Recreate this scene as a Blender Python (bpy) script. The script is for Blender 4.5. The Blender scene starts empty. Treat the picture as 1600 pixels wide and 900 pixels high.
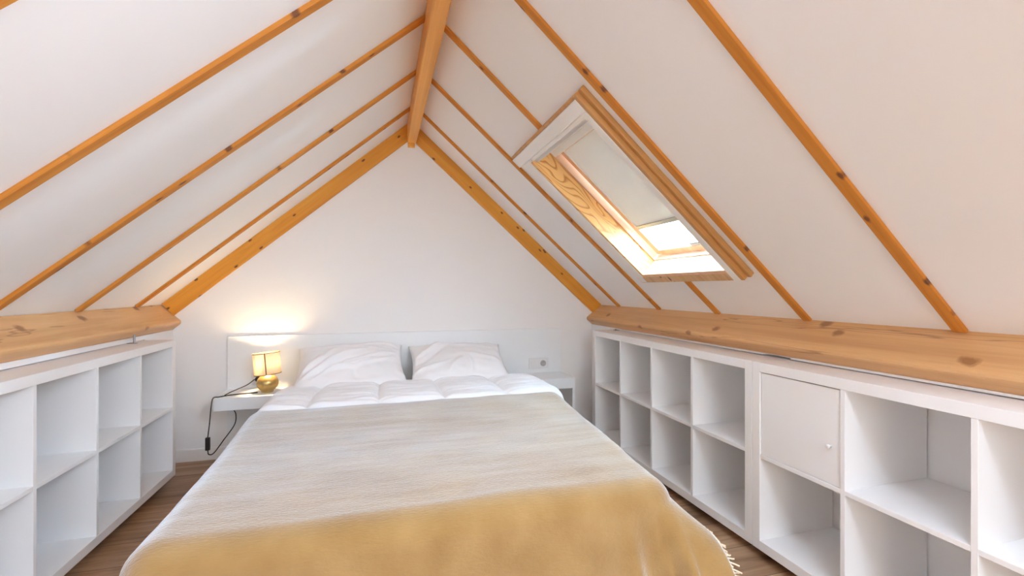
import bpy, bmesh, math, random
from mathutils import Vector, Matrix, noise
random.seed(7)
sc = bpy.context.scene
COL = sc.collection
H0 = 1.10                                   # camera height above the floor

# ------------------------------------------------------------------ materials
def new_mat(name):
    m = bpy.data.materials.new(name); m.use_nodes = True
    nt = m.node_tree; b = nt.nodes['Principled BSDF']
    return m, nt, b
def N(nt, t, **kw):
    n = nt.nodes.new(t)
    for k, v in kw.items(): setattr(n, k, v)
    return n
def plain(name, col, rough=.5, metal=0, bump=0, bscale=60, spec=.5, vary=0.0):
    m, nt, b = new_mat(name)
    b.inputs['Base Color'].default_value = (*col, 1); b.inputs['Roughness'].default_value = rough
    b.inputs['Metallic'].default_value = metal; b.inputs['Specular IOR Level'].default_value = spec
    tc = N(nt, 'ShaderNodeTexCoord'); no = N(nt, 'ShaderNodeTexNoise'); no.inputs['Scale'].default_value = bscale
    no.inputs['Detail'].default_value = 4
    nt.links.new(tc.outputs['Object'], no.inputs['Vector'])
    if bump:
        bp = N(nt, 'ShaderNodeBump'); bp.inputs['Strength'].default_value = bump; bp.inputs['Distance'].default_value = .002
        nt.links.new(no.outputs['Fac'], bp.inputs['Height']); nt.links.new(bp.outputs['Normal'], b.inputs['Normal'])
    if vary:
        r = N(nt, 'ShaderNodeValToRGB')
        r.color_ramp.elements[0].position = .3; r.color_ramp.elements[1].position = .7
        r.color_ramp.elements[0].color = (*[c*(1-vary) for c in col], 1); r.color_ramp.elements[1].color = (*[min(1, c*(1+vary)) for c in col], 1)
        nt.links.new(no.outputs['Fac'], r.inputs['Fac']); nt.links.new(r.outputs['Color'], b.inputs['Base Color'])
    return m
def wood(name, light, mid, dark, axis=0, along=1.2, across=26, knots=True, rough=.42, knot_scale=2.6, grain_contrast=1.0, coat=.08, cracks=False, face=1, knot_col=(.16, .055, .02)):
    """pine: long streaky grain along a local axis, with round knots"""
    m, nt, b = new_mat(name); L = nt.links.new
    tc = N(nt, 'ShaderNodeTexCoord'); oi = N(nt, 'ShaderNodeObjectInfo')
    off = N(nt, 'ShaderNodeVectorMath', operation='SCALE'); off.inputs[0].default_value = (7.3, 3.1, 5.7); L(oi.outputs['Random'], off.inputs['Scale'])
    add = N(nt, 'ShaderNodeVectorMath', operation='ADD'); L(tc.outputs['Object'], add.inputs[0]); L(off.outputs['Vector'], add.inputs[1])
    sc_ = [across]*3; sc_[axis] = along
    mp = N(nt, 'ShaderNodeMapping'); mp.inputs['Scale'].default_value = sc_; L(add.outputs['Vector'], mp.inputs['Vector'])
    no = N(nt, 'ShaderNodeTexNoise'); no.inputs['Scale'].default_value = 1; no.inputs['Detail'].default_value = 6; no.inputs['Roughness'].default_value = .62; no.inputs['Distortion'].default_value = .5
    L(mp.outputs['Vector'], no.inputs['Vector'])
    r = N(nt, 'ShaderNodeValToRGB'); cr = r.color_ramp
    cr.elements[0].position = .5-.28/grain_contrast; cr.elements[0].color = (*dark, 1)
    cr.elements[1].position = .5+.25/grain_contrast; cr.elements[1].color = (*light, 1)
    e = cr.elements.new(.5); e.color = (*mid, 1)
    L(no.outputs['Fac'], r.inputs['Fac']); colout = r.outputs['Color']
    if knots:
        sp = N(nt, 'ShaderNodeSeparateXYZ'); L(add.outputs['Vector'], sp.inputs[0]); cb = N(nt, 'ShaderNodeCombineXYZ')
        L(sp.outputs[axis], cb.inputs[0]); L(sp.outputs[face], cb.inputs[1])
        mk = N(nt, 'ShaderNodeMapping'); mk.inputs['Scale'].default_value = (knot_scale, knot_scale*2.0, 0); L(cb.outputs[0], mk.inputs['Vector'])
        vo = N(nt, 'ShaderNodeTexVoronoi', voronoi_dimensions='2D'); vo.inputs['Scale'].default_value = 1; L(mk.outputs['Vector'], vo.inputs['Vector'])
        n2 = N(nt, 'ShaderNodeTexNoise'); n2.inputs['Scale'].default_value = 40; n2.inputs['Detail'].default_value = 2; L(add.outputs['Vector'], n2.inputs['Vector'])
        ad = N(nt, 'ShaderNodeMath', operation='MULTIPLY_ADD'); L(n2.outputs['Fac'], ad.inputs[0]); ad.inputs[1].default_value = .08; L(vo.outputs['Distance'], ad.inputs[2])
        kr = N(nt, 'ShaderNodeValToRGB'); k = kr.color_ramp
        k.elements[0].position = .08; k.elements[0].color = (1, 1, 1, 1); k.elements[1].position = .125; k.elements[1].color = (0, 0, 0, 1)
        L(ad.outputs['Value'], kr.inputs['Fac'])
        mx = N(nt, 'ShaderNodeMix', data_type='RGBA'); L(kr.outputs['Color'], mx.inputs['Factor']); L(colout, mx.inputs[6]); mx.inputs[7].default_value = (*knot_col, 1)
        colout = mx.outputs[2]
    if cracks:
        cs = [13]*3; cs[axis] = .9
        mc = N(nt, 'ShaderNodeMapping'); mc.inputs['Scale'].default_value = cs; L(add.outputs['Vector'], mc.inputs['Vector'])
        nc = N(nt, 'ShaderNodeTexNoise'); nc.inputs['Scale'].default_value = 1; nc.inputs['Detail'].default_value = 3; nc.inputs['Distortion'].default_value = .3; L(mc.outputs['Vector'], nc.inputs['Vector'])
        ab = N(nt, 'ShaderNodeMath', operation='SUBTRACT'); L(nc.outputs['Fac'], ab.inputs[0]); ab.inputs[1].default_value = .62
        a2 = N(nt, 'ShaderNodeMath', operation='ABSOLUTE'); L(ab.outputs[0], a2.inputs[0])
        rr = N(nt, 'ShaderNodeValToRGB'); k = rr.color_ramp; k.elements[0].position = 0; k.elements[0].color = (.55, .55, .55, 1); k.elements[1].position = .012; k.elements[1].color = (0, 0, 0, 1); L(a2.outputs[0], rr.inputs['Fac'])
        mx = N(nt, 'ShaderNodeMix', data_type='RGBA'); L(rr.outputs['Color'], mx.inputs['Factor']); L(colout, mx.inputs[6]); mx.inputs[7].default_value = (.20, .075, .025, 1); colout = mx.outputs[2]
    L(colout, b.inputs['Base Color']); b.inputs['Roughness'].default_value = rough; b.inputs['Specular IOR Level'].default_value = .3
    b.inputs['Coat Weight'].default_value = coat; b.inputs['Coat Roughness'].default_value = .3
    bp = N(nt, 'ShaderNodeBump'); bp.inputs['Strength'].default_value = .15; bp.inputs['Distance'].default_value = .001
    L(no.outputs['Fac'], bp.inputs['Height']); L(bp.outputs['Normal'], b.inputs['Normal'])
    return m
def plywood(name, light, dark):
    """rotary-cut ply: wide wandering contour lines"""
    m, nt, b = new_mat(name); L = nt.links.new
    tc = N(nt, 'ShaderNodeTexCoord')
    mp = N(nt, 'ShaderNodeMapping'); mp.inputs['Scale'].default_value = (1.5, 7, 7); L(tc.outputs['Object'], mp.inputs['Vector'])
    no = N(nt, 'ShaderNodeTexNoise'); no.inputs['Scale'].default_value = 1.1; no.inputs['Detail'].default_value = 2.5; no.inputs['Distortion'].default_value = .6
    L(mp.outputs['Vector'], no.inputs['Vector'])
    mu = N(nt, 'ShaderNodeMath', operation='MULTIPLY'); mu.inputs[1].default_value = 16; L(no.outputs['Fac'], mu.inputs[0])
    fr = N(nt, 'ShaderNodeMath', operation='FRACT'); L(mu.outputs[0], fr.inputs[0])
    r = N(nt, 'ShaderNodeValToRGB'); cr = r.color_ramp
    cr.elements[0].position = .0; cr.elements[0].color = (*light, 1); cr.elements[1].position = 1; cr.elements[1].color = (*light, 1)
    e = cr.elements.new(.55); e.color = (*light, 1); e = cr.elements.new(.85); e.color = (*dark, 1)
    L(fr.outputs[0], r.inputs['Fac']); L(r.outputs['Color'], b.inputs['Base Color']); b.inputs['Roughness'].default_value = .5
    return m
def plank_floor(name):
    m, nt, b = new_mat(name); L = nt.links.new
    tc = N(nt, 'ShaderNodeTexCoord')
    br = N(nt, 'ShaderNodeTexBrick'); br.offset = .37; br.inputs['Scale'].default_value = 1
    br.inputs['Brick Width'].default_value = 1.28; br.inputs['Row Height'].default_value = .19; br.inputs['Mortar Size'].default_value = .0015; br.inputs['Mortar Smooth'].default_value = .3
    br.inputs['Color1'].default_value = (.0, .0, .0, 1); br.inputs['Color2'].default_value = (1, 1, 1, 1); br.inputs['Bias'].default_value = 0
    mp0 = N(nt, 'ShaderNodeMapping'); mp0.inputs['Location'].default_value = (.3, .12, 0); L(tc.outputs['Object'], mp0.inputs['Vector'])
    L(mp0.outputs['Vector'], br.inputs['Vector'])
    # shift the grain per plank
    sh = N(nt, 'ShaderNodeVectorMath', operation='MULTIPLY'); L(br.outputs['Color'], sh.inputs[0]); sh.inputs[1].default_value = (3.7, 1.9, 5)
    ad = N(nt, 'ShaderNodeVectorMath', operation='ADD'); L(tc.outputs['Object'], ad.inputs[0]); L(sh.outputs['Vector'], ad.inputs[1])
    mp = N(nt, 'ShaderNodeMapping'); mp.inputs['Scale'].default_value = (1.7, 17, 17); L(ad.outputs['Vector'], mp.inputs['Vector'])
    no = N(nt, 'ShaderNodeTexNoise'); no.inputs['Scale'].default_value = 1; no.inputs['Detail'].default_value = 7; no.inputs['Roughness'].default_value = .6; no.inputs['Distortion'].default_value = .9
    L(mp.outputs['Vector'], no.inputs['Vector'])
    r = N(nt, 'ShaderNodeValToRGB'); cr = r.color_ramp
    cr.elements[0].position = .28; cr.elements[0].color = (.17, .085, .04, 1); cr.elements[1].position = .72; cr.elements[1].color = (.60, .385, .235, 1)
    e = cr.elements.new(.5); e.color = (.40, .23, .125, 1)
    L(no.outputs['Fac'], r.inputs['Fac'])
    mx = N(nt, 'ShaderNodeMix', data_type='RGBA', blend_type='MULTIPLY'); mx.inputs['Factor'].default_value = .25
    L(r.outputs['Color'], mx.inputs[6]); L(br.outputs['Color'], mx.inputs[7])
    m2 = N(nt, 'ShaderNodeMix', data_type='RGBA'); L(br.outputs['Fac'], m2.inputs['Factor']); L(mx.outputs[2], m2.inputs[6]); m2.inputs[7].default_value = (.05, .028, .016, 1)
    L(m2.outputs[2], b.inputs['Base Color']); b.inputs['Roughness'].default_value = .42
    return m
def fabric(name, col, rough=.9, sheen=.3, bump=.25, bscale=220, sheen_rough=.4, sheen_col=(1, 1, 1)):
    m, nt, b = new_mat(name); L = nt.links.new
    b.inputs['Base Color'].default_value = (*col, 1); b.inputs['Roughness'].default_value = rough; b.inputs['Specular IOR Level'].default_value = .2
    b.inputs['Sheen Weight'].default_value = sheen; b.inputs['Sheen Roughness'].default_value = sheen_rough; b.inputs['Sheen Tint'].default_value = (*sheen_col, 1)
    tc = N(nt, 'ShaderNodeTexCoord'); no = N(nt, 'ShaderNodeTexNoise'); no.inputs['Scale'].default_value = bscale; no.inputs['Detail'].default_value = 3
    L(tc.outputs['Object'], no.inputs['Vector'])
    bp = N(nt, 'ShaderNodeBump'); bp.inputs['Strength'].default_value = bump; bp.inputs['Distance'].default_value = .002
    L(no.outputs['Fac'], bp.inputs['Height']); L(bp.outputs['Normal'], b.inputs['Normal'])
    return m

M = {}
M['wall'] = plain('white_wall_paint', (.87, .87, .87), .85, bump=.06, bscale=90)
M['ceil'] = plain('white_ceiling_board', (.88, .88, .885), .75, bump=.03, bscale=50)
M['lacquer'] = plain('white_foil', (.86, .86, .86), .38, bump=.01)
M['headboard'] = plain('white_headboard_lacquer', (.84, .87, .89), .35, bump=.01)
M['whitepaint'] = plain('white_gloss_paint', (.86, .86, .85), .35, bump=.02)
M['rafter'] = wood('orange_pine', (.66, .29, .055), (.56, .215, .032), (.40, .13, .016), 0, 1.0, 30, coat=0, rough=.6, knot_scale=4.5)
M['gable'] = wood('ochre_pine', (.76, .37, .06), (.66, .285, .036), (.52, .19, .02), 0, 1.1, 22, knot_scale=5.0, face=2)
M['beam'] = wood('pale_pine', (.76, .46, .23), (.66, .375, .165), (.50, .245, .095), 1, .8, 16, knot_scale=2.9, cracks=True, face=2, knot_col=(.34, .16, .06))
M['ridge'] = wood('honey_pine', (.86, .44, .11), (.76, .35, .07), (.60, .25, .04), 1, .7, 34, knots=False)
M['trimwood'] = wood('raw_pine_trim', (.70, .47, .27), (.62, .38, .19), (.50, .27, .11), 0, 1.0, 30, knot_scale=4, coat=0)
M['casewood'] = wood('brown_pine_trim', (.60, .34, .13), (.52, .27, .09), (.42, .19, .05), 0, .9, 34, knots=False)
M['sashwood'] = wood('pink_pine_sash', (.78, .52, .34), (.72, .44, .27), (.62, .34, .19), 0, .8, 30, knots=False)
M['ply'] = plywood('plywood_reveal', (.80, .50, .20), (.46, .18, .035))
M['floor'] = plank_floor('brown_plank_floor')
M['linen'] = fabric('white_cotton', (.87, .88, .90), .85, .15, .12, 300)
M['quilt'] = fabric('white_quilt_cotton', (.86, .88, .91), .85, .15, .15, 250)
M['mattress'] = fabric('mattress_cloth', (.8, .79, .76), .9, .1, .1)
M['base'] = fabric('beige_bed_base', (.62, .50, .36), .9, .2, .2)
M['gold'] = plain('brushed_gold', (.62, .43, .16), .38, .75, bump=.08, bscale=30, vary=.15)
M['brown'] = plain('brown_ribbon', (.30, .17, .07), .7)
M['black'] = plain('black_plastic', (.012, .011, .010), .4)
M['cord'] = plain('black_cord', (.02, .016, .012), .5)
M['plastic'] = plain('white_socket_plastic', (.78, .79, .80), .3)
M['socket_in'] = plain('grey_socket_recess', (.42, .42, .41), .5)
M['metal'] = plain('grey_steel', (.34, .33, .33), .35, .8)
M['gap'] = plain('dark_shadow_gap', (.05, .045, .04), .9)
M['foot'] = plain('black_foot', (.03, .03, .03), .6)

# ------------------------------------------------------------------ builders
def link_mesh(name, bm, mat, parent=None, smooth=False, loc=None):
    me = bpy.data.meshes.new(name); bm.normal_update(); bm.to_mesh(me); bm.free()
    if mat: me.materials.append(mat)
    o = bpy.data.objects.new(name, me); COL.objects.link(o)
    if loc is not None: o.location = loc
    if parent: o.parent = parent
    if smooth:
        for p in me.polygons: p.use_smooth = True
    return o
def add_box(bm, x0, x1, y0, y1, z0, z1, mtx=None):
    vs = [Vector((x, y, z)) for x in (x0, x1) for y in (y0, y1) for z in (z0, z1)]
    if mtx: vs = [mtx @ v for v in vs]
    v = [bm.verts.new(p) for p in vs]
    for f in ((0, 1, 3, 2), (4, 6, 7, 5), (0, 4, 5, 1), (2, 3, 7, 6), (0, 2, 6, 4), (1, 5, 7, 3)): bm.faces.new([v[i] for i in f])
def bevel(bm, w, seg=2):
    bmesh.ops.recalc_face_normals(bm, faces=bm.faces)
    es = [e for e in bm.edges if len(e.link_faces) == 2 and e.calc_face_angle(0) > .5]
    bmesh.ops.bevel(bm, geom=es, offset=w, segments=seg, affect='EDGES', profile=.5)
def box_obj(name, mat, x0, x1, y0, y1, z0, z1, parent=None, bw=.0015, mtx=None):
    bm = bmesh.new(); add_box(bm, x0, x1, y0, y1, z0, z1, mtx)
    if bw: bevel(bm, bw)
    return link_mesh(name, bm, mat, parent)
def add_prism(bm, prof, y0, y1, plane='xz'):
    """extrude a closed 2-D outline along y (xz) or x (yz)"""
    mk = (lambda p, t: (p[0], t, p[1])) if plane == 'xz' else (lambda p, t: (t, p[0], p[1]))
    a = [bm.verts.new(mk(p, y0)) for p in prof]; b = [bm.verts.new(mk(p, y1)) for p in prof]
    bm.faces.new(a); bm.faces.new(b[::-1]); n = len(prof)
    for i in range(n): bm.faces.new((a[i], b[i], b[(i+1) % n], a[(i+1) % n]))
    bmesh.ops.recalc_face_normals(bm, faces=bm.faces)
def add_lathe(bm, prof, seg=40, caps=True):
    rings = []
    for r, z in prof:
        rings.append([bm.verts.new((r*math.cos(2*math.pi*i/seg), r*math.sin(2*math.pi*i/seg), z)) for i in range(seg)])
    for a, b in zip(rings, rings[1:]):
        for i in range(seg): bm.faces.new((a[i], a[(i+1) % seg], b[(i+1) % seg], b[i]))
    if caps:
        bm.faces.new(rings[0][::-1]); bm.faces.new(rings[-1])
def spline(pts, n=10):
    pts = [Vector(p) for p in pts]; out = []
    P = [pts[0]*2-pts[1]]+pts+[pts[-1]*2-pts[-2]]
    for i in range(1, len(P)-2):
        for k in range(n):
            t = k/n; a, b, c, d = P[i-1], P[i], P[i+1], P[i+2]
            out.append(.5*((2*b)+(c-a)*t+(2*a-5*b+4*c-d)*t*t+(3*b-a-3*c+d)*t**3))
    out.append(pts[-1]); return out
def add_tube(bm, pts, r, seg=8):
    rings = []; up = Vector((0.13, .2, 1)).normalized()
    for i, p in enumerate(pts):
        t = (pts[min(i+1, len(pts)-1)]-pts[max(i-1, 0)]).normalized()
        a = t.cross(up)
        if a.length < 1e-3: a = t.cross(Vector((1, 0, 0)))
        a.normalize(); b = t.cross(a)
        rings.append([bm.verts.new(p+r*(a*math.cos(2*math.pi*k/seg)+b*math.sin(2*math.pi*k/seg))) for k in range(seg)])
    for A, B in zip(rings, rings[1:]):
        for k in range(seg): bm.faces.new((A[k], A[(k+1) % seg], B[(k+1) % seg], B[k]))
    bm.faces.new(rings[0][::-1]); bm.faces.new(rings[-1])
def tag(o, label, cat, group=None):
    o['label'] = label; o['category'] = cat
    if group: o['group'] = group
    return o
def thing(name, label, cat, loc=(0, 0, 0), group=None, rot=(0, 0, 0)):
    o = bpy.data.objects.new(name, None); COL.objects.link(o); o.location = loc; o.rotation_euler = rot; o.empty_display_size = .1
    return tag(o, label, cat, group)
def struct(o):
    o['kind'] = 'structure'; return o

# ------------------------------------------------------------------ room shape (z measured from the floor)
XA, ZA = .216, 1.214+H0                     # apex of the roof planes
SL, SR = .8525, .8864                       # left / right roof slopes (tan)
YB, YF = 3.36, -2.4                         # back gable wall, wall behind the camera
def zl(x): return ZA-SL*(XA-x)
def zr(x): return ZA-SR*(x-XA)
aR = math.atan(SR); aL = math.atan(SL)
# frames of the two slopes: local x runs down the slope, local z points into the room
MR = Matrix.Translation((XA, 0, ZA)) @ Matrix(((math.cos(aR), 0, -math.sin(aR), 0), (0, 1, 0, 0), (-math.sin(aR), 0, -math.cos(aR), 0), (0, 0, 0, 1)))
ML = Matrix.Translation((XA, 0, ZA)) @ Matrix(((-math.cos(aL), 0, math.sin(aL), 0), (0, 1, 0, 0), (-math.sin(aL), 0, -math.cos(aL), 0), (0, 0, 0, 1)))
ROOF_T = .16
W_S0, W_S1, W_Y0, W_Y1 = .775, 1.675, 1.61, 2.285        # hole for the roof window
bm = bmesh.new(); LEN = 2.75
add_box(bm, -.17, LEN, YF-.1, YB+.1, -ROOF_T, 0, ML)
add_box(bm, 0, W_S0, YF-.1, YB+.1, -ROOF_T, 0, MR); add_box(bm, W_S1, LEN, YF-.1, YB+.1, -ROOF_T, 0, MR)
add_box(bm, W_S0, W_S1, YF-.1, W_Y0, -ROOF_T, 0, MR); add_box(bm, W_S0, W_S1, W_Y1, YB+.1, -ROOF_T, 0, MR)
bmesh.ops.recalc_face_normals(bm, faces=bm.faces)
ceiling = struct(link_mesh('ceiling', bm, M['ceil']))
floor = struct(box_obj('floor', M['floor'], -1.75, 2.15, YF-.1, YB+.1, -.1, 0, bw=0))
XKL, XKR = -1.26, 1.65                      # boards hanging under the eaves
UL, UR = -1.109, 1.481                      # fronts of the shelf units
ZUL, ZUR = H0-1.047, H0-1.061               # undersides of the units
UH = .762
bm = bmesh.new(); add_prism(bm, [(-1.7, 0), (2.1, 0), (2.1, zr(2.1)), (XA, ZA), (-1.7, zl(-1.7))], YB, YB+.1)
struct(link_mesh('wall_back', bm, M['wall']))
bm = bmesh.new()
add_box(bm, -1.70, -1.506, YF, YB, 0, zl(-1.506))
add_box(bm, -1.506, XKL, YF, YB, ZUL+UH+.004, H0-.2585)
add_box(bm, -1.506, XKL, YF, .9, 0, ZUL+UH+.004); add_box(bm, -1.506, XKL, 2.998, YB, 0, ZUL+UH+.004)
struct(link_mesh('wall_left', bm, M['wall']))
bm = bmesh.new(); zt_ = ZUR+UH+.004
add_box(bm, 1.878, 2.10, YF, YB, 0, zr(1.878))
# hanging board with one open joint above the second unit
add_box(bm, XKR, 1.878, YF, 1.50, zt_, H0-.2865); add_box(bm, XKR, 1.878, 1.50, 1.64, zt_+.006, H0-.2865); add_box(bm, XKR, 1.878, 1.64, YB, zt_, H0-.2865)
add_box(bm, XKR, 1.878, 3.004, YB, 0, zt_)
struct(link_mesh('wall_right', bm, M['wall']))
# wall behind the camera, with an unseen window added to let in sky light
fw = (-.62, 1.05, .75, 1.95)
bm = bmesh.new()
add_box(bm, -1.7, fw[0], YF-.1, YF, 0, 2.2); add_box(bm, fw[1], 2.1, YF-.1, YF, 0, 2.2)
add_box(bm, fw[0], fw[1], YF-.1, YF, 0, fw[2]); add_box(bm, fw[0], fw[1], YF-.1, YF, fw[3], 2.4)
struct(link_mesh('wall_front', bm, M['wall']))
bm = bmesh.new()
for a in ((fw[0], fw[0]+.06, fw[2], fw[3]), (fw[1]-.06, fw[1], fw[2], fw[3]), (fw[0]+.06, fw[1]-.06, fw[2], fw[2]+.06), (fw[0]+.06, fw[1]-.06, fw[3]-.06, fw[3]), (.185, .245, fw[2]+.06, fw[3]-.06)):
    add_box(bm, a[0], a[1], YF-.08, YF-.03, a[2], a[3])
struct(link_mesh('window_2', bm, M['whitepaint']))
# baseboard along the back wall, left of the headboard
bm = bmesh.new(); add_prism(bm, [(YB, 0), (YB, .078), (YB-.010, .078), (YB-.014, .072), (YB-.014, 0)], XKL, -.953, 'yz')
struct(link_mesh('baseboard_back', bm, M['whitepaint']))

# ------------------------------------------------------------------ roof timbers
def slope_box(name, mat, mtx, s0, s1, y0, y1, n0, n1, bw=.002, parent=None):
    """board lying on a slope: own local axes, x down the slope"""
    bm = bmesh.new(); hx, hy, hz = (s1-s0)/2, (y1-y0)/2, (n1-n0)/2
    add_box(bm, -hx, hx, -hy, hy, -hz, hz)
    if bw: bevel(bm, bw)
    else: bmesh.ops.recalc_face_normals(bm, faces=bm.faces)
    m = mtx @ Matrix.Translation(((s0+s1)/2, (y0+y1)/2, (n0+n1)/2))
    if m.to_3x3().determinant() < 0: raise RuntimeError('mirrored')
    o = link_mesh(name, bm, mat, parent)
    o.matrix_world = m if parent is None else m
    return o
ORD = ['first', 'second', 'third', 'fourth', 'fifth', 'sixth', 'seventh']
def flip(m): return m @ Matrix.Diagonal((1, -1, 1, 1))      # keeps a right-handed frame on both slopes
def hand(m, y0, y1):
    if m.to_3x3().determinant() < 0: return flip(m), -y1, -y0
    return m, y0, y1
def on_slope(name, mat, mtx, s0, s1, y0, y1, n0, n1, bw=.002, parent=None):
    m, a, b = hand(mtx, y0, y1)
    return slope_box(name, mat, m, s0, s1, a, b, n0, n1, bw, parent)
SBR = (1.728-XA)/math.cos(aR); SBL = (XA+1.318)/math.cos(aL)
SRID = .045/math.cos(aR)
for i, y in enumerate((3.035, 2.522, 1.994, 1.467, .943)):
    lab = 'narrow orange pine rafter on the right roof slope, %s from the back wall' % ORD[i]
    if i == 2:
        # cut by the roof window: an upper and a lower length of their own
        o = on_slope('rafter', M['rafter'], MR, SRID, .69, y, y+.037, 0, .012)
        tag(o, 'short orange pine rafter length between the ridge beam and the top of the skylight', 'rafter', 'pine rafters on the right slope')
        o = on_slope('rafter', M['rafter'], MR, 1.735, SBR, y, y+.037, 0, .012)
        tag(o, 'short orange pine rafter stub below the skylight, down to the eaves beam', 'rafter', 'pine rafters on the right slope')
        continue
    if i == 1: lab = 'orange pine rafter running along the far edge of the skylight, on the right slope'
    if i == 3: lab = 'orange pine rafter passing just in front of the skylight, on the right slope'
    tag(on_slope('rafter', M['rafter'], MR, SRID, SBR, y, y+.037, 0, .012), lab, 'rafter', 'pine rafters on the right slope')
for i, y in enumerate((3.02, 2.50, 1.985, 1.465, .955)):
    tag(on_slope('rafter', M['rafter'], ML, .03/math.cos(aL), SBL, y, y+.038, 0, .014),
        'narrow orange pine rafter on the left roof slope, %s from the back wall' % ORD[i], 'rafter', 'pine rafters on the left slope')
# flat boards on the gable wall
tag(on_slope('gable_board', M['gable'], ML, .03/math.cos(aL), SBL, YB-.014, YB, 0, .099, .0015), 'wide ochre pine board along the top of the back wall, under the left roof slope', 'roof beam')
tag(on_slope('gable_board', M['gable'], MR, SRID, SBR, YB-.014, YB, 0, .098, .0015), 'wide knotty pine board along the top of the back wall, under the right roof slope', 'roof beam')
# ridge beam
rt = thing('ridge_beam', 'honey coloured pine ridge beam running along the peak of the ceiling', 'roof beam', (.2185, YB, ZA))
bm = bmesh.new(); zb = 1.052+H0-ZA
add_prism(bm, [(-.0325, zb), (.0325, zb), (.0325, zr(.251)-ZA+.02), (0, .02), (-.0325, zl(.186)-ZA+.02)], -5.7, -.014)
bevel(bm, .006, 3); link_mesh('beam', bm, M['ridge'], rt)
box_obj('end_block', M['ridge'], -.027, .021, -.016, -.0005, zb-.031, zb+.02, rt, .002)
# eaves beams: squared logs turned square to the roof, with eased arrises
def eaves(pts, name, label, y1):
    o = tag(bpy.data.objects.new(name, bpy.data.meshes.new(name)), label, 'roof beam'); COL.objects.link(o)
    bm = bmesh.new(); cx = pts[1][0]; cz = pts[1][1]
    add_prism(bm, [(p[0]-cx, p[1]-cz) for p in pts], -(y1-YF), 0)
    es = [e for e in bm.edges if abs(e.verts[0].co.y-e.verts[1].co.y) > 1 and abs(e.verts[0].co.x) < .02 and abs(e.verts[0].co.z) < .02]
    bmesh.ops.bevel(bm, geom=es, offset=.022, segments=4, affect='EDGES', profile=.5)
    es = [e for e in bm.edges if all(abs(v.co.y) < 1e-5 for v in e.verts)]
    bm.to_mesh(o.data); bm.free(); o.data.materials.append(M['beam']); o.location = (cx, y1, cz)
    return o
eaves([(-1.322, -.100+H0), (-1.207, -.212+H0), (-1.262, -.258+H0), (-1.45, -.258+H0), (-1.45, -.212+H0)], 'eaves_beam', 'thick pale pine eaves beam above the left white shelf unit', YB)
eaves([(1.735, -.128+H0), (1.593, -.236+H0), (1.652, -.286+H0), (1.85, -.286+H0), (1.85, -.232+H0)], 'eaves_beam', 'thick pine eaves beam above the two right white shelf units, under the skylight', YB)

# ------------------------------------------------------------------ roof window
wroot = bpy.data.objects.new('window_1', None); COL.objects.link(wroot); struct(wroot); wroot.empty_display_size = .1
def wpart(name, mat, s0, s1, y0, y1, n0, n1, bw=.002, parent=None):
    return on_slope(name, mat, MR, s0, s1, y0, y1, n0, n1, bw, parent or wroot)
CF = .045
# casing boards
wpart('casing', M['whitepaint'], .698, .757, 1.588, 2.44, .002, CF, .003)
wpart('casing', M['whitepaint'], .757, 1.725, 1.588, 1.628, .002, CF, .003)
wpart('casing', M['trimwood'], 1.680, 1.725, 1.628, 2.345, .002, CF, .002)
wpart('casing', M['whitepaint'], .757, 1.725, 2.287, 2.345, .002, CF, .004)
wpart('casing', M['whitepaint'], .757, 1.745, 2.345, 2.412, .000, .026, .006)
wpart('casing', M['whitepaint'], .757, .778, 1.628, 2.268, .002, CF-.010, .004)
wpart('casing', M['whitepaint'], .778, .800, 1.628, 2.268, -.01, CF-.020, .004)
# raw wood outer edging, up the slope and towards the room
wpart('edging', M['casewood'], .682, .698, 1.567, 2.43, 0, CF-.003, .003)
wpart('edging', M['casewood'], .682, 1.730, 1.548, 1.567, 0, .024, .003)
wpart('edging', M['casewood'], .690, 1.727, 1.567, 1.588, 0, CF-.001, .003)
# lining of the hole
wpart('reveal', M['ply'], .775, 1.680, 2.268, 2.286, -.065, CF-.002, 0)
wpart('reveal', M['ply'], .775, 1.680, 1.608, 1.626, -.065, CF-.002, 0)
wpart('reveal', M['sashwood'], 1.660, 1.680, 1.626, 2.268, -.065, CF-.001, 0)
wpart('reveal', M['whitepaint'], .775, .795, 1.626, 2.268, -.065, CF-.02, 0)
# frame and sash
wpart('frame', M['sashwood'], .775, 1.690, 2.255, 2.290, -.16, -.065, .001)
wpart('frame', M['sashwood'], .775, 1.690, 1.605, 1.640, -.16, -.065, .001)
wpart('frame', M['sashwood'], 1.655, 1.690, 1.640, 2.255, -.16, -.065, .001)
wpart('frame', M['sashwood'], .775, .805, 1.640, 2.255, -.16, -.065, .001)
sash = bpy.data.objects.new('sash', None)
wpart('sash', M['sashwood'], .810, 1.650, 2.208, 2.250, -.150, -.100, .004)
wpart('sash', M['sashwood'], .810, 1.650, 1.645, 1.690, -.150, -.100, .004)
wpart('sash', M['sashwood'], 1.615, 1.652, 1.690, 2.208, -.150, -.095, .004)
wpart('sash', M['sashwood'], .810, .860, 1.690, 2.208, -.150, -.100, .004)
bpy.data.objects.remove(sash)
g, nt, b = new_mat('window_glass')
b.inputs['Base Color'].default_value = (1, 1, 1, 1); b.inputs['Roughness'].default_value = 0; b.inputs['Transmission Weight'].default_value = 1; b.inputs['IOR'].default_value = 1.02
wpart('pane', g, .850, 1.625, 1.68, 2.215, -.140, -.136, 0)
hd = wpart('handle', M['metal'], 1.585, 1.605, 1.80, 1.90, -.094, -.080, .004)
wpart('handle', M['metal'], 1.48, 1.60, 1.905, 1.912, -.098, -.090, .002)
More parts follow.
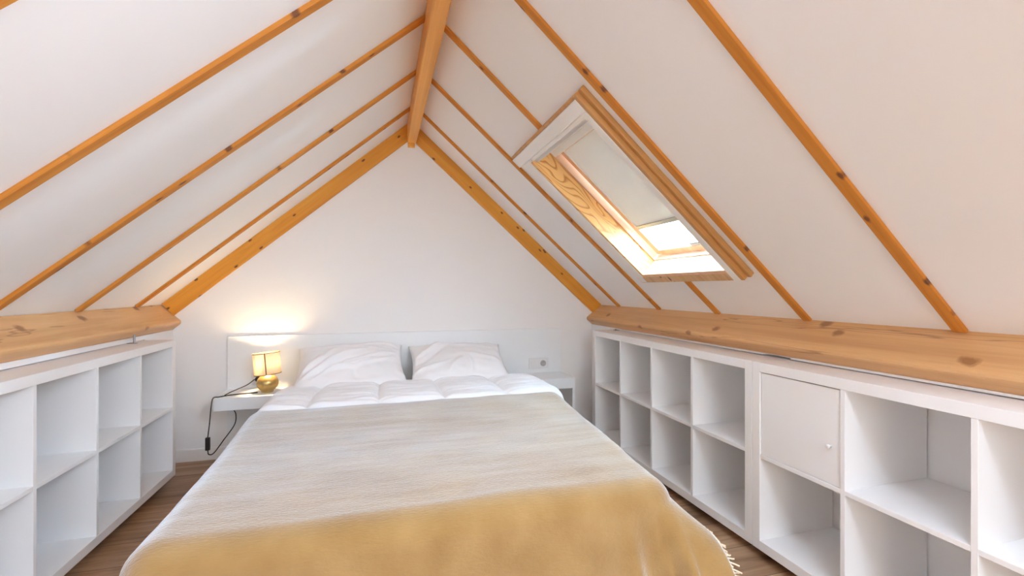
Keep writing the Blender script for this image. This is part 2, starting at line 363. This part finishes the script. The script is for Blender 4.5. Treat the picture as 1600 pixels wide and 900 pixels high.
# roller blind
bl = thing('roller_blind', 'white roller blind pulled most of the way down the skylight', 'blind', MR @ Vector((.83, 1.95, -.10)))
bl.matrix_world = MR @ Matrix.Translation((.83, 1.95, -.10)); MRB = None
gm, nt, b = new_mat('white_blind_cloth')
b.inputs['Base Color'].default_value = (.80, .79, .77, 1); b.inputs['Roughness'].default_value = .8
tr = N(nt, 'ShaderNodeBsdfTranslucent'); tr.inputs['Color'].default_value = (.80, .76, .70, 1); mxs = N(nt, 'ShaderNodeMixShader'); mxs.inputs[0].default_value = .07
nt.links.new(b.outputs[0], mxs.inputs[1]); nt.links.new(tr.outputs[0], mxs.inputs[2]); nt.links.new(mxs.outputs[0], nt.nodes['Material Output'].inputs['Surface'])
M['blind'] = gm
def bpart(name, mat, s0, s1, y0, y1, n0, n1, bw):
    bm = bmesh.new(); add_box(bm, s0-.83, s1-.83, y0-1.95, y1-1.95, n0+.10, n1+.10)
    if bw: bevel(bm, bw)
    else: bmesh.ops.recalc_face_normals(bm, faces=bm.faces)
    return link_mesh(name, bm, mat, bl)
bpart('headbox', M['whitepaint'], .800, .850, 1.66, 2.245, -.098, -.055, .008)
bpart('blind_cloth', M['blind'], .845, 1.43, 1.672, 2.20, -.1035, -.1015, 0)
bpart('bottom_bar', plain('grey_aluminium', (.55, .56, .54), .4, .6), 1.425, 1.450, 1.672, 2.205, -.109, -.096, .003)
bpart('side_rail', M['whitepaint'], .845, 1.43, 2.200, 2.209, -.108, -.096, .001)

# ------------------------------------------------------------------ cube shelf units
T_, D_, C_ = .038, .016, .335
UL_ = 4*C_+3*D_+2*T_
DEP = .39
def shelf_unit(label, x, yfar, z, side, door=False):
    """side -1: stands left of the camera and opens to +x; local y runs from the far end towards the camera"""
    t = thing('cube_shelf', label, 'shelf unit', (x, yfar, z), 'white cube shelf units')
    X0, X1 = (-DEP, 0) if side < 0 else (0, DEP)
    bw = .0012
    box_obj('side_panel', M['lacquer'], X0, X1, -T_, 0, 0, UH, t, bw)
    box_obj('side_panel', M['lacquer'], X0, X1, -UL_, -UL_+T_, 0, UH, t, bw)
    box_obj('top_panel', M['lacquer'], X0, X1, -UL_+T_, -T_, UH-T_, UH, t, bw)
    box_obj('bottom_panel', M['lacquer'], X0, X1, -UL_+T_, -T_, 0, T_, t, bw)
    ins = .002
    xa, xb = (X0, X1-ins) if side < 0 else (X0+ins, X1)
    for k in range(4):
        y1 = -(T_+k*(C_+D_))
        box_obj('shelf', M['lacquer'], xa, xb, y1-C_, y1, UH/2-D_/2, UH/2+D_/2, t, .001)
        if k < 3: box_obj('divider', M['lacquer'], xa, xb, y1-C_-D_, y1-C_, T_, UH-T_, t, .001)
    for yy in (-.10, -UL_+.10):
        for xx in (X0+.12, X1-.12):
            bm = bmesh.new(); add_lathe(bm, [(.018, -z), (.020, -z+.006), (.020, -.0005)], 20); link_mesh('foot', bm, M['foot'], t, loc=(xx, yy, 0))
    if door:
        y1 = -(T_+.0035); y0 = y1-C_+.004
        d = box_obj('door', M['lacquer'], .006, .022, y0-.003, y1, UH/2+D_/2+.002, UH-T_-.004, t, .0015)
        bm = bmesh.new(); add_lathe(bm, [(.004, 0), (.004, .008), (.007, .010), (.0075, .017), (.006, .019)], 20)
        kb = link_mesh('knob', bm, M['plastic'], d, True); kb.rotation_euler = (0, -math.pi/2, 0); kb.location = (.006, y0+.035, UH/2+.14)
    return t
shelf_unit('white cube shelf unit under the left eaves beam, opposite the bed', UL, 2.989, ZUL, -1)
shelf_unit('white open cube shelf unit at the right, next to the back wall, without a door', UR, 2.9963, ZUR, 1)
shelf_unit('white cube shelf unit at the right with one cube closed by a door', UR, 2.9963-UL_-.002, ZUR, 1, True)
# small metal stay between the left unit and the beam
st = thing('metal_stay', 'small grey metal pin standing on the left shelf unit below the beam', 'bracket', (-1.235, 2.83, ZUL+UH))
bm = bmesh.new(); add_lathe(bm, [(.0055, .002), (.0055, .045)], 12); link_mesh('pin', bm, M['metal'], st)
bm = bmesh.new(); add_box(bm, -.03, .012, -.010, .010, 0, .003); bevel(bm, .001); link_mesh('plate', bm, M['metal'], st)
st = thing('metal_clip', 'small dark metal clip on top of the far right shelf unit, beneath the beam', 'bracket', (1.628, 2.93, ZUR+UH))
bm = bmesh.new(); add_box(bm, -.012, .020, -.016, .016, 0, .003); bevel(bm, .001); link_mesh('plate', bm, M['metal'], st)
bm = bmesh.new(); add_lathe(bm, [(.007, .003), (.007, .008), (.005, .010)], 12); link_mesh('screw_head', bm, M['metal'], st)

# ------------------------------------------------------------------ headboard and bedside shelves
HX0, HX1 = -.951, 1.372
ZH = -.308+H0
tag(box_obj('headboard', M['headboard'], HX0, HX1, YB-.022, YB-.001, .0, ZH, bw=.0015), 'wide white headboard panel against the back wall behind the pillows', 'headboard')
ZS = -.650+H0; YS = 3.068; TS = .076
tag(box_obj('bedside_shelf', M['headboard'], HX0+.001, -.52, YS, YB-.0225, ZS-TS, ZS, bw=.0015), 'white floating bedside shelf with the lit table lamp on it', 'bedside shelf', 'white bedside shelves')
t = thing('bedside_shelf', 'white floating bedside shelf with nothing on it, right of the bed, under the double socket', 'bedside shelf', (HX1, YS, ZS), 'white bedside shelves')
box_obj('shelf_board', M['headboard'], -.45, -.001, 0, YB-.0225-YS, -TS, 0, t)
box_obj('side_panel', M['headboard'], -.019, -.001, .004, YB-.0225-YS, -ZS+.0005, -TS, t)

# sockets
YH = YB-.022
def socket(x, z, label, cells):
    t = thing('wall_socket', label, 'socket', (x, YH, z), 'sockets in the headboard')
    w = .075*cells+.008
    box_obj('cover_plate', M['plastic'], -w/2, w/2, -.009, -.0005, -.041, .041, t, .003)
    for k in range(cells):
        cx = (k-(cells-1)/2)*.071
        if cells == 2 and k == 0:
            box_obj('rocker_switch', M['plastic'], cx-.026, cx+.026, -.013, -.009, -.026, .026, t, .002)
        else:
            bm = bmesh.new(); add_lathe(bm, [(.023, 0), (.023, .004), (.019, .004), (.019, .0015), (.001, .0015)], 28, True)
            o = link_mesh('socket_well', bm, M['socket_in'] if cells == 2 else M['plastic'], t); o.rotation_euler = (math.pi/2, 0, 0); o.location = (cx, -.009, 0)
            bm = bmesh.new(); add_lathe(bm, [(.0025, 0), (.0025, .014)], 10); o2 = link_mesh('earth_pin', bm, M['metal'], t); o2.rotation_euler = (math.pi/2, 0, 0); o2.location = (cx, -.0105, .010)
    return t
socket(1.183, -.578+H0, 'white double socket with rocker switch in the headboard above the empty bedside shelf', 2)
socket(-.768, -.590+H0, 'white socket in the headboard behind the lamp with its black plug', 1)

# ------------------------------------------------------------------ lamp
LX, LY = -.684, 3.185
lt = thing('table_lamp', 'lit table lamp with round gold base and cream drum shade', 'lamp', (LX, LY, ZS))
bm = bmesh.new(); prof = [(.030, 0), (.033, .001), (.036, .006)]
for i in range(15):
    a = -.95+i*(2.15/14); prof.append((.0625*math.cos(a), .057+.056*math.sin(a)))
add_lathe(bm, prof, 48); link_mesh('base', bm, M['gold'], lt, True)
bm = bmesh.new(); add_lathe(bm, [(.009, .104), (.009, .112), (.007, .114), (.007, .150), (.012, .152), (.012, .165)], 24); link_mesh('stem', bm, M['gold'], lt, True)
sm, nt, b = new_mat('cream_shade_cloth'); L = nt.links.new
b.inputs['Base Color'].default_value = (.92, .87, .74, 1); b.inputs['Roughness'].default_value = .9
tr = N(nt, 'ShaderNodeBsdfTranslucent'); tr.inputs['Color'].default_value = (1, .96, .84, 1); mxs = N(nt, 'ShaderNodeMixShader'); mxs.inputs[0].default_value = .72
L(b.outputs[0], mxs.inputs[1]); L(tr.outputs[0], mxs.inputs[2]); L(mxs.outputs[0], nt.nodes['Material Output'].inputs['Surface'])
TILT = Matrix.Translation((.002, 0, .112)) @ Matrix.Rotation(math.radians(-5), 4, 'Y') @ Matrix.Rotation(math.radians(-2), 4, 'X')
RS, HS = .077, .136
def shade_piece(name, bm, mat, parent, smooth=True):
    bm.transform(TILT); return link_mesh(name, bm, mat, parent, smooth)
bm = bmesh.new(); add_lathe(bm, [(RS, 0), (RS, HS), (RS-.0012, HS), (RS-.0012, 0), (RS, 0)], 64, False)
shade = shade_piece('shade', bm, sm, lt)
for z0 in (-.0005, HS-.004):
    bm = bmesh.new(); add_lathe(bm, [(RS+.0008, z0), (RS+.0008, z0+.0045), (RS-.0018, z0+.0045), (RS-.0018, z0), (RS+.0008, z0)], 64, False); shade_piece('rim', bm, M['brown'], shade)
bm = bmesh.new(); a0 = math.radians(-84)
vs = []
for zz in (0.002, HS-.002):
    for da in (-.045, .045): vs.append(bm.verts.new(((RS+.0012)*math.cos(a0+da), (RS+.0012)*math.sin(a0+da), zz)))
bm.faces.new((vs[0], vs[1], vs[3], vs[2])); bmesh.ops.solidify(bm, geom=bm.faces[:], thickness=.0008); shade_piece('seam', bm, M['brown'], shade, False)
em, nt, b = new_mat('warm_bulb'); b.inputs['Emission Color'].default_value = (1, .71, .40, 1); b.inputs['Emission Strength'].default_value = 300
bm = bmesh.new(); prof = [(.010, .160), (.012, .170)]+[(.024*math.cos(-1.0+i*2.5/10), .196+.024*math.sin(-1.0+i*2.5/10)) for i in range(11)]
add_lathe(bm, prof, 24); link_mesh('bulb', bm, em, lt, True)
# cord, plug and inline switch (lamp-local coordinates)
def lc(x, y, z): return Vector((x-LX, y-LY, z-ZS))
zc = ZS+.0035
path = [lc(-.735, 3.165, zc), lc(-.80, 3.155, zc), lc(-.875, 3.135, zc), lc(-.925, 3.10, zc), lc(-.948, 3.066, zc+.001), lc(-.957, 3.060, ZS-.05), lc(-.965, 3.062, ZS-.14), lc(-.975, 3.064, ZS-.225)]
bm = bmesh.new(); add_tube(bm, spline(path), .0032)
path2 = [lc(-.975, 3.064, ZS-.30), lc(-.970, 3.066, ZS-.325), lc(-.945, 3.07, ZS-.32), lc(-.90, 3.08, ZS-.255), lc(-.845, 3.095, ZS-.17), lc(-.838, 3.10, ZS-.11), lc(-.852, 3.105, ZS-.079)]
add_tube(bm, spline(path2), .0032)
path3 = [lc(-.905, 3.125, zc+.002), lc(-.885, 3.15, zc+.012), lc(-.855, 3.19, zc+.022), lc(-.815, 3.25, zc+.035), lc(-.785, 3.30, zc+.058)]
add_tube(bm, spline(path3), .0032)
link_mesh('cord', bm, M['cord'], lt, True)
bm = bmesh.new(); add_box(bm, -.012, .012, -.009, .009, -.038, .038); bevel(bm, .004, 3)
sw = link_mesh('inline_switch', bm, M['black'], lt); sw.location = lc(-.975, 3.064, ZS-.262)
bm = bmesh.new(); add_lathe(bm, [(.018, 0), (.018, .012), (.014, .030), (.007, .038)], 24)
pl = link_mesh('plug', bm, M['black'], lt, True); pl.rotation_euler = (math.pi/2, 0, 0); pl.location = lc(-.768, YH-.0105, -.590+H0)

# ------------------------------------------------------------------ bed
BT = -.60+H0                                  # top of the made bed
bed = thing('bed', 'double bed base and mattress hidden under the blanket and quilt', 'bed', (.19, 2.3, 0))
box_obj('bed_base', M['base'], -.66, .66, -.98, 1.02, .10, .27, bed, .01)
box_obj('mattress', M['mattress'], -.66, .66, -.97, 1.02, .271, .445, bed, .04)
for sx in (-.58, .58):
    for sy in (-.88, .88):
        bm = bmesh.new(); add_lathe(bm, [(.025, 0), (.030, .10)], 20); link_mesh('leg', bm, M['foot'], bed, loc=(sx, sy, 0))

def sm01(t): t = max(0, min(1, t)); return t*t*(3-2*t)
def nz(x, y, z=0): return noise.noise(Vector((x, y, z)))
def xl(y): return -.505-.03*sm01((y-1.3)/1.2)
def xr(y): return .815+.105*sm01((y-1.15)/1.3)
YFOOT = 1.295
R_ = .085
def drape(x, y, d_, ux, uy, flare):
    """fall over a rounded edge of radius R_, then hang, leaning out by flare"""
    arc = R_*math.pi/2*.86
    if d_ < arc: a = d_/R_; h, v = R_*math.sin(a), R_*(1-math.cos(a))
    else:
        a = arc/R_; e = d_-arc; h = R_*math.sin(a)+e*flare; v = R_*(1-math.cos(a))+e*math.sqrt(max(.05, 1-flare*flare))
    return x+ux*h, y+uy*h, v
def bed_top(x, y, lift=0):
    z = BT-.004+lift
    z += .010*nz(x*1.7, y*1.7, 3)+.004*nz(x*5, y*5, 8)
    z += .025*sm01((y-1.9)/.7)+.0012*nz(x*2.5+2, y*16, 5)+.0007*nz(x*5+9, y*34, 6)
    return z
def blanket_point(a, b):
    """a: x across if laid flat; b: y if laid flat"""
    yc = max(b, YFOOT); L_, R2 = xl(yc), xr(yc)
    xc = min(max(a, L_), R2); ox, oy = a-xc, b-yc
    d_ = math.hypot(ox, oy); x, y, v = xc, yc, 0
    z = bed_top(xc, yc)
    if d_ > 1e-6:
        ux, uy = ox/d_, oy/d_
        cor = abs(2*ux*uy)
        fl = .15+.38*sm01((1.95-yc)/.6)*max(0, ux)**.6+(.30 if ux > 0 else .12)*cor
        # soft hanging folds
        if uy < -.3:
            fl += .04*math.sin(a*13+1.0)*min(1, d_/.25)
            for fa, fw_ in ((.70, .028), (.79, .024), (.86, .03)): fl += .16*math.exp(-((a-.10*d_-fa)/fw_)**2)*min(1, d_/.3)
        else: fl += .04*math.sin(b*14)*min(1, d_/.25)
        x, y, v = drape(xc, yc, d_, ux, uy, max(0, fl))
    z -= v
    return Vector((x, y, max(z, .012)))
A0, A1, B0, B1 = -.80, 1.045, .86, 2.42
NA, NB = 170, 150
bm = bmesh.new(); grid = []
for i in range(NA+1):
    row = []
    for j in range(NB+1):
        a = A0+(A1-A0)*i/NA; b = B0+(B1-B0)*j/NB
        if j == NB: b += .008*nz(a*6, 1.1)
        b += .02*nz(a*1.2, 4.4)*(j/NB)
        row.append(bm.verts.new(blanket_point(a, b)))
    grid.append(row)
for i in range(NA):
    for j in range(NB): bm.faces.new((grid[i][j], grid[i+1][j], grid[i+1][j+1], grid[i][j+1]))
bmesh.ops.recalc_face_normals(bm, faces=bm.faces)
if sum(f.normal.z for f in bm.faces) < 0: bmesh.ops.reverse_faces(bm, faces=bm.faces)
bm_, nt, b = new_mat('fuzzy_wool'); L = nt.links.new
tc = N(nt, 'ShaderNodeTexCoord')
n1 = N(nt, 'ShaderNodeTexNoise'); n1.inputs['Scale'].default_value = 9; n1.inputs['Detail'].default_value = 5; L(tc.outputs['Object'], n1.inputs['Vector'])
mpw = N(nt, 'ShaderNodeMapping'); mpw.inputs['Scale'].default_value = (60, 260, 120); L(tc.outputs['Object'], mpw.inputs['Vector'])
n2 = N(nt, 'ShaderNodeTexNoise'); n2.inputs['Scale'].default_value = 1; n2.inputs['Detail'].default_value = 4; L(mpw.outputs['Vector'], n2.inputs['Vector'])
r = N(nt, 'ShaderNodeValToRGB'); r.color_ramp.elements[0].position = .3; r.color_ramp.elements[1].position = .7
r.color_ramp.elements[0].color = (.29, .165, .052, 1); r.color_ramp.elements[1].color = (.36, .22, .080, 1); L(n1.outputs['Fac'], r.inputs['Fac'])
L(r.outputs['Color'], b.inputs['Base Color'])
b.inputs['Roughness'].default_value = 1; b.inputs['Specular IOR Level'].default_value = 0
b.inputs['Sheen Weight'].default_value = 1; b.inputs['Sheen Roughness'].default_value = .45; b.inputs['Sheen Tint'].default_value = (.82, .92, 1, 1)
bp = N(nt, 'ShaderNodeBump'); bp.inputs['Strength'].default_value = .5; bp.inputs['Distance'].default_value = .004
L(n2.outputs['Fac'], bp.inputs['Height']); L(bp.outputs['Normal'], b.inputs['Normal'])
shn = N(nt, 'ShaderNodeBsdfSheen'); shn.inputs['Color'].default_value = (.20, .23, .265, 1); shn.inputs['Roughness'].default_value = .55; L(bp.outputs['Normal'], shn.inputs['Normal'])
ads = N(nt, 'ShaderNodeAddShader'); L(b.outputs[0], ads.inputs[0]); L(shn.outputs[0], ads.inputs[1]); L(ads.outputs[0], nt.nodes['Material Output'].inputs['Surface'])
M['wool'] = bm_
blk = link_mesh('blanket', bm, M['wool'], None, True)
sd = blk.modifiers.new('thick', 'SOLIDIFY'); sd.thickness = .010; sd.offset = -1
tag(blk, 'fuzzy beige wool blanket covering the lower part of the bed', 'blanket')
# fringe along the side hem towards the foot
bm = bmesh.new()
for i in range(150):
    b_ = .88+1.5*i/150+random.uniform(-.004, .004)
    p0 = blanket_point(A1, b_); p1 = blanket_point(A1-.03, b_); d = (p0-p1).normalized()
    q = p0+d*random.uniform(.010, .022)+Vector((random.uniform(-.006, .010), random.uniform(-.012, .012), -.004))
    q.z = max(q.z, .006)
    add_tube(bm, [p0-d*.004, (p0+q)/2+Vector((0, random.uniform(-.004, .004), 0)), q], .0022, 5)
fr = link_mesh('fringe', bm, fabric('cream_fringe', (.80, .68, .52), .95, .5, 0), blk); fr['kind'] = 'stuff'; fr['label'] = 'cream knotted fringe along the side hem'

# quilt: white, stitched in squares, folded end lying over the pillows' feet
SEAMX = [-.335, -.005, .325, .665]
def quilt_z(x, y):
    d = min(abs(x-s-.015*nz(y*3, s)-.05*(x-.17)*(2.9-y)) for s in SEAMX); puff = .022*(1-math.exp(-(d/.020)**1.1))
    wr = abs(nz(x*2.2, y*17, 2)); wr2 = abs(nz(x*3.5+5, y*30, 4))
    return puff+.024*(.4-wr)*(.4+.6*min(1, d/.08))+.011*(.4-wr2)+.006*nz(x*4, y*4, 7)

def quilt_point(a, b):
    L_, R2 = -.50, .90+.03*sm01((2.9-b)/.4)
    xc = min(max(a, L_), R2); ox = a-xc; d_ = abs(ox)
    z = bed_top(xc, b, -.008)+quilt_z(xc, b)*(1 if b > 2.42 else max(0, 1-(2.42-b)/.05))
    if b < 2.43: z -= .040*sm01((2.43-b)/.05)
    x = xc
    if d_ > 1e-6:
        x, _, v = drape(xc, b, d_, math.copysign(1, ox), 0, .25); z -= v
    if b > 2.86: z -= .5*(b-2.86)**1.0*.5
    return Vector((x, b+.01*nz(a*5, 2.2), z))
bm = bmesh.new(); NA, NB = 260, 150; grid = []
for i in range(NA+1):
    grid.append([bm.verts.new(quilt_point(-.74+(1.92)*i/NA, 2.28+.66*j/NB)) for j in range(NB+1)])
for i in range(NA):
    for j in range(NB): bm.faces.new((grid[i][j], grid[i+1][j], grid[i+1][j+1], grid[i][j+1]))
bmesh.ops.recalc_face_normals(bm, faces=bm.faces)
if sum(f.normal.z for f in bm.faces) < 0: bmesh.ops.reverse_faces(bm, faces=bm.faces)
q = link_mesh('quilt', bm, M['quilt'], None, True)
sd = q.modifiers.new('thick', 'SOLIDIFY'); sd.thickness = .014; sd.offset = -1
tag(q, 'white quilt stitched in squares, between the pillows and the beige blanket', 'quilt')

# pillows
def pillow(name, label, c, w, h, th, pitch, yaw, seed, folds):
    bm = bmesh.new(); n = 84; top, bot = [], []
    for side in (1, -1):
        g_ = []
        for i in range(n+1):
            row = []
            for j in range(n+1):
                u, v = 2*i/n-1, 2*j/n-1
                e = (max(0, 1-abs(u)**2.6)*max(0, 1-abs(v)**2.6))**.55
                pin = 1-.07*(1-abs(v)**2)*abs(u)**3; pin2 = 1-.08*(1-abs(u)**2)*abs(v)**3
                x = u*w/2*pin; y = v*h/2*pin2
                z = side*th/2*e
                rim = max(abs(u), abs(v)); soft = sm01((1-rim)/.25)
                if side > 0:
                    for (fx, fy, ang, ln, am, wd) in folds:
                        ca, sa = math.cos(ang), math.sin(ang); p, q = (u-fx)*ca+(v-fy)*sa, -(u-fx)*sa+(v-fy)*ca
                        q += .06*math.sin(p*4+fx*7)
                        z += am*math.exp(-(q/wd)**2)*math.exp(-(p/ln)**4)*soft
                    z += (.012*nz(u*1.7+seed, v*1.9, 3)+.004*nz(u*5+seed, v*5, seed))*soft
                z += .014*nz(u*4+seed, v*4, 9)*sm01((rim-.75)/.25)
                row.append(bm.verts.new((x, y, z)))
            g_.append(row)
        for i in range(n):
            for j in range(n):
                f = (g_[i][j], g_[i+1][j], g_[i+1][j+1], g_[i][j+1]); bm.faces.new(f if side > 0 else f[::-1])
    bmesh.ops.remove_doubles(bm, verts=bm.verts, dist=.0004)
    o = link_mesh(name, bm, M['linen'], None, True); o.location = c; o.rotation_euler = (pitch, 0, yaw)
    return tag(o, label, 'pillow', 'white pillows on the bed')
pillow('pillow', 'crumpled white pillow on the lamp side of the bed, leaning on the headboard', (-.175, 3.085, .600), .67, .50, .16, math.radians(24), math.radians(3), 1.7, [
    (-.35, -.15, .75, .75, .026, .055), (-.25, -.25, .72, .55, -.022, .06), (-.05, -.35, .60, .55, .020, .045), (.15, -.30, .45, .60, .018, .05),
    (-.62, -.05, .95, .60, .018, .05), (-.75, -.2, 1.15, .5, .016, .045), (.35, .05, .38, .6, .014, .06), (.55, .70, -.12, .40, .020, .05), (.60, .85, -.1, .45, .018, .05), (-.2, .55, -.08, .8, .012, .05), (.05, -.55, 1.9, .25, -.018, .09)])
pillow('pillow', 'smooth white pillow on the right half of the bed, leaning on the headboard', (.515, 3.085, .590), .66, .50, .15, math.radians(23), math.radians(-2), 5.2, [
    (-.70, .35, .85, .55, .022, .06), (-.55, .15, .80, .55, -.018, .06), (-.75, -.45, .35, .5, .016, .06), (-.1, -.45, 1.3, .35, .010, .06), (.15, -.4, 1.75, .35, .009, .05), (.5, -.1, -.5, .5, .010, .08), (.2, .6, -.1, .7, .009, .08)])

# ------------------------------------------------------------------ light
def light(name, kind, loc, energy, col, size=.1, rot=None, sy=None):
    l = bpy.data.lights.new(name, kind); l.energy = energy; l.color = col
    if kind == 'AREA':
        l.size = size
        if sy: l.shape = 'RECTANGLE'; l.size_y = sy
    else: l.shadow_soft_size = size
    o = bpy.data.objects.new(name, l); COL.objects.link(o); o.location = loc
    if rot is not None: o.rotation_euler = rot
    return o
# daylight at the roof window
o = light('sky_portal', 'AREA', (0, 0, 0), 2600, (.50, .86, 1.16), 1.3, None, 1.0)
o.matrix_world = MR @ Matrix.Translation((1.62, 1.95, -.32)) @ Matrix.Rotation(math.pi, 4, 'X')
# warm light added low down behind the camera, out of view, without a fixture
light('low_warm_fill', 'POINT', (.85, -.35, .50), 7, (1, .64, .30), .15)
o = light('added_roof_fill', 'AREA', (0, 0, 0), 55, (.57, .69, .85), .80, None, .60)  # unseen fill added on the right slope; the roof has no opening there
o.matrix_world = MR @ Matrix.Translation((.85, .12, .01)) @ Matrix.Rotation(math.pi, 4, 'X')
w = bpy.data.worlds.new('sky'); sc.world = w; w.use_nodes = True
w.node_tree.nodes['Background'].inputs['Color'].default_value = (.90, .99, 1.06, 1); w.node_tree.nodes['Background'].inputs['Strength'].default_value = 7.3

# ------------------------------------------------------------------ camera and view
cd = bpy.data.cameras.new('camera'); cd.sensor_width = 36; cd.lens = 709.3/1600*36; cd.shift_y = 1.44/1600; cd.clip_start = .02
cam = bpy.data.objects.new('camera', cd); COL.objects.link(cam); cam.location = (0, 0, H0); cam.rotation_euler = (math.radians(90), 0, -.2824)
sc.camera = cam
sc.view_settings.view_transform = 'Standard'; sc.view_settings.look = 'None'; sc.view_settings.gamma = 1; sc.view_settings.use_curve_mapping = False
sc.view_settings.exposure = .1
sc.cycles.max_bounces = 16; sc.cycles.diffuse_bounces = 10; sc.cycles.transmission_bounces = 10; sc.cycles.sample_clamp_indirect = 8
